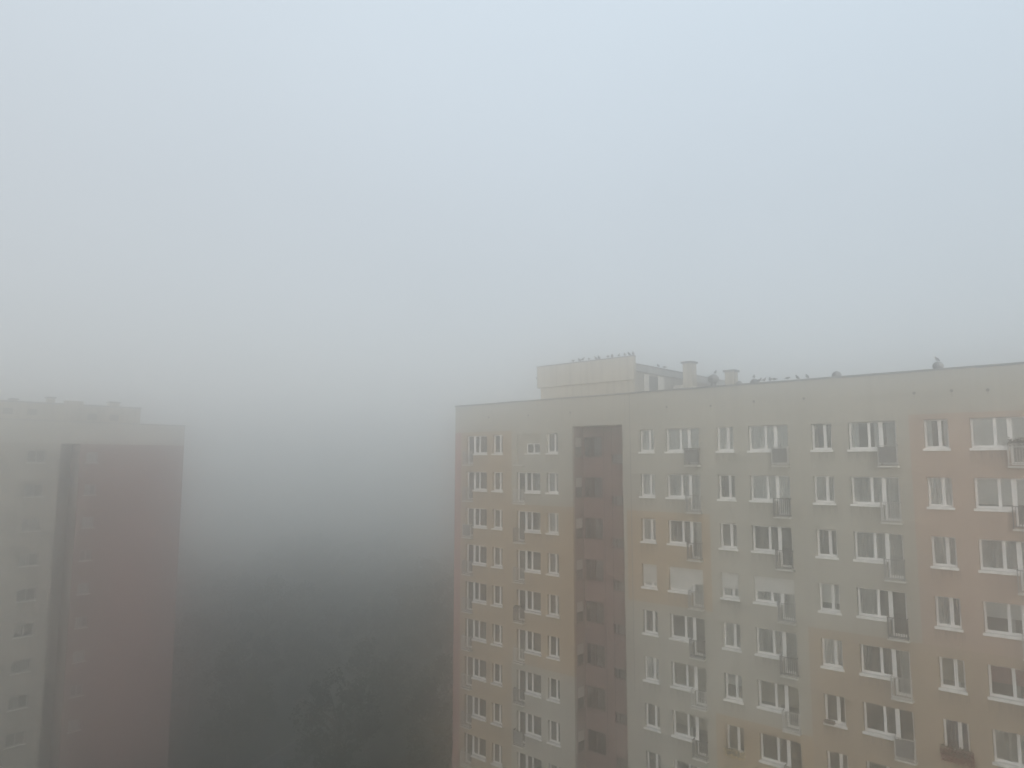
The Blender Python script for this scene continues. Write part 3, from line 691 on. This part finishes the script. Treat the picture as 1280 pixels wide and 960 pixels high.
# rooftop storey of the left block
MB().box(-13.2, 3.7, 0.5, 12, Z(GT-0.3), Z(4.95)).build('plant_room_wall', M_PENT, gab)
MB().box(-13.25, 3.78, 0.42, 12.1, Z(4.95), Z(5.06)).build('coping', M_RAILG, gab)  # paler coping again, imitating denser fog
MB().box(-2.6, -1.15, 0.2, 0.498, Z(GT-0.3), Z(5.3)).build('plant_room_pier', M_PENT, gab)
for x in (-0.7, 1.1): MB().box(x, x+0.75, 0.485, 0.55, Z(3.72), Z(4.3)).build('window', M_GREY, gab)  # flat grey windows, loss of contrast in fog put into the colour
for x in (-9.2, -6.9, -5.2): MB().box(x, x+0.7, 0.485, 0.55, Z(3.95), Z(4.45)).build('window', M_GREY, gab)
def on_gable(t, w, z): return (GX + t*n_[0] - w*n_[1], GY + t*n_[1] + w*n_[0], Z(z))
def gchim(t_, w, wd, top, label):
    t = empty('roof_chimney', on_gable(t_, w, 5.06), rz2, label=label, cat='chimney', group='chimneys on the left roof'); h = top-5.06
    MB().box(-wd/2, wd/2, -.3, .3, 0, h-.1).build('shaft', M_PENT, t); MB().box(-wd/2-.08, wd/2+.08, -.38, .38, h-.1, h).build('cap', M_COP, t)
gchim(-3.2, 2.0, 0.55, 5.65, 'faint chimney above the recess on the foggy left block')
gchim(1.85, 2.0, 0.85, 5.55, 'faint chimney nearest the right end of the foggy left block')
gchim(-5.9, 2.0, 0.5, 5.35, 'small faint chimney on the left part of the foggy block')
gchim(-7.9, 1.2, 0.7, 6.6, 'tall faint chimney at the left edge of the foggy block roof')

# ------------------------------------------------------------ trees in the fog below
def tree_meshes(seed, H, RC, mats):
    r = random.Random(seed); tb, cb = MB(), MB()
    th = H*0.30
    lean = (r.uniform(-.4,.4), r.uniform(-.4,.4))
    tb.tube([(0,0,-0.2),(0.02,0,th*.5),(lean[0],lean[1],th),(lean[0]*1.4,lean[1]*1.4,H*.62),(lean[0]*1.6,lean[1]*1.6,H*.85)], [.30,.24,.20,.12,.03], 8)
    for i in range(13):
        a = r.uniform(0,6.28); z0 = r.uniform(.28,.62)*H; ln = RC*r.uniform(.55,.95); zt = z0 + r.uniform(.12,.30)*H
        p0 = Vector((lean[0]*1.1, lean[1]*1.1, z0)); p2 = p0+Vector((math.cos(a)*ln, math.sin(a)*ln, zt-z0)); p1 = (p0+p2)/2+Vector((0,0,.3))
        tb.tube([p0,p1,p2],[.09,.06,.02],5)
    for i in range(46):
        z = r.uniform(.26,1.0); prof = math.sin(math.pi*min(1,(z-.18)/.86)**.8)**.6 if z < 1 else .2
        a = r.uniform(0,6.28); rr = RC*max(.15,prof)*math.sqrt(r.uniform(.1,1))
        c = Vector((lean[0]+rr*math.cos(a), lean[1]+rr*math.sin(a), z*H - .6)); cr = r.uniform(.7,1.35); m = r.choice((0,0,1,2))
        for _ in range(95):
            d = Vector((r.gauss(0,1), r.gauss(0,1), r.gauss(0,.75))).normalized()*cr*r.uniform(.55,1.0)
            leaf(cb, c+d, r.uniform(.22,.42), m, r)
    return tb.mesh('trunk', M_BARK), cb.mesh('crown', mats)
PT = [tree_meshes(1, 13.5, 4.3, M_LEAF), tree_meshes(2, 12.0, 3.8, [M_LEAF[1], M_LEAF[0], M_LEAF[1]]), tree_meshes(3, 15.0, 4.4, [M_LEAF[2], M_LEAF[0], M_LEAF[1]]), tree_meshes(4, 10.5, 3.9, M_LEAF)]
random.seed(21)
def road_x(y):
    P = [(-34,20),(-28,45),(-24,66),(-18,85),(-4,104),(18,122),(50,140)]
    for (x0,y0),(x1,y1) in zip(P, P[1:]):
        if y0 <= y <= y1: return x0+(x1-x0)*(y-y0)/(y1-y0)
    return 60
spots = []
def px(p, dist): return (p-640)/873.8*dist
for p, d_, k in ((300, 96, 0), (345, 92, 2), (392, 95, 0), (262, 108, 1), (470, 93, 1), (520, 96, 0), (560, 90, 2), (600, 100, 0), (436, 118, 2), (640, 96, 0)):
    spots.append((px(p, d_), d_, k))
tries = 0
while len(spots) < 58 and tries < 6000:
    tries += 1
    y = random.uniform(58, 150); x = random.uniform(px(225, y)-2, px(640, y)+6)
    if abs(x-road_x(y)) < 5.2 and y < 92: continue
    if math.hypot(x+22, y-92) < 5: continue
    # keep clear of both blocks
    u = x*D[0] + (y-52.335)*D[1]; w = x*(-D[1]) + (y-52.335)*D[0]
    if -10.5 < u < 50 and -5 < w < 20: continue
    t_ = (x-GX)*n_[0] + (y-GY)*n_[1]; w2 = -(x-GX)*n_[1] + (y-GY)*n_[0]
    if -18 < t_ < 12.2 and -5 < w2 < 47: continue
    if min([math.hypot(x-a, y-b) for a, b, _ in spots]) < 5.0: continue
    spots.append((x, y, random.choice((0, 1, 2, 3, 3)) if y > 80 else random.choice((1, 3, 3))))
for i, (x, y, k) in enumerate(spots):
    t = empty('tree', (x, y, 0), random.uniform(0, 6.28), label='dark leafy tree standing deep in the fog between the two blocks', cat='tree', group='trees in the fog between the blocks')
    s = random.uniform(.88, 1.1); t.scale = (s, s, s)
    link('trunk', PT[k][0], t); link('crown', PT[k][1], t)

# ------------------------------------------------------------ the fog
hm = bpy.data.materials.new('haze'); hm.use_nodes = True; t = hm.node_tree; t.nodes.clear()
o = N(t, 'ShaderNodeOutputMaterial'); v = N(t, 'ShaderNodeVolumePrincipled')
v.inputs['Density'].default_value = HAZE_DENSITY; v.inputs['Anisotropy'].default_value = HAZE_G; v.inputs['Color'].default_value = HAZE_COLOR + (1,)
t.links.new(v.outputs[0], o.inputs['Volume'])
hz = MB().box(-710, 710, -710, 710, -1.0, Z(HAZE_TOP)).build('haze', hm); tag(hz, kind='stuff')
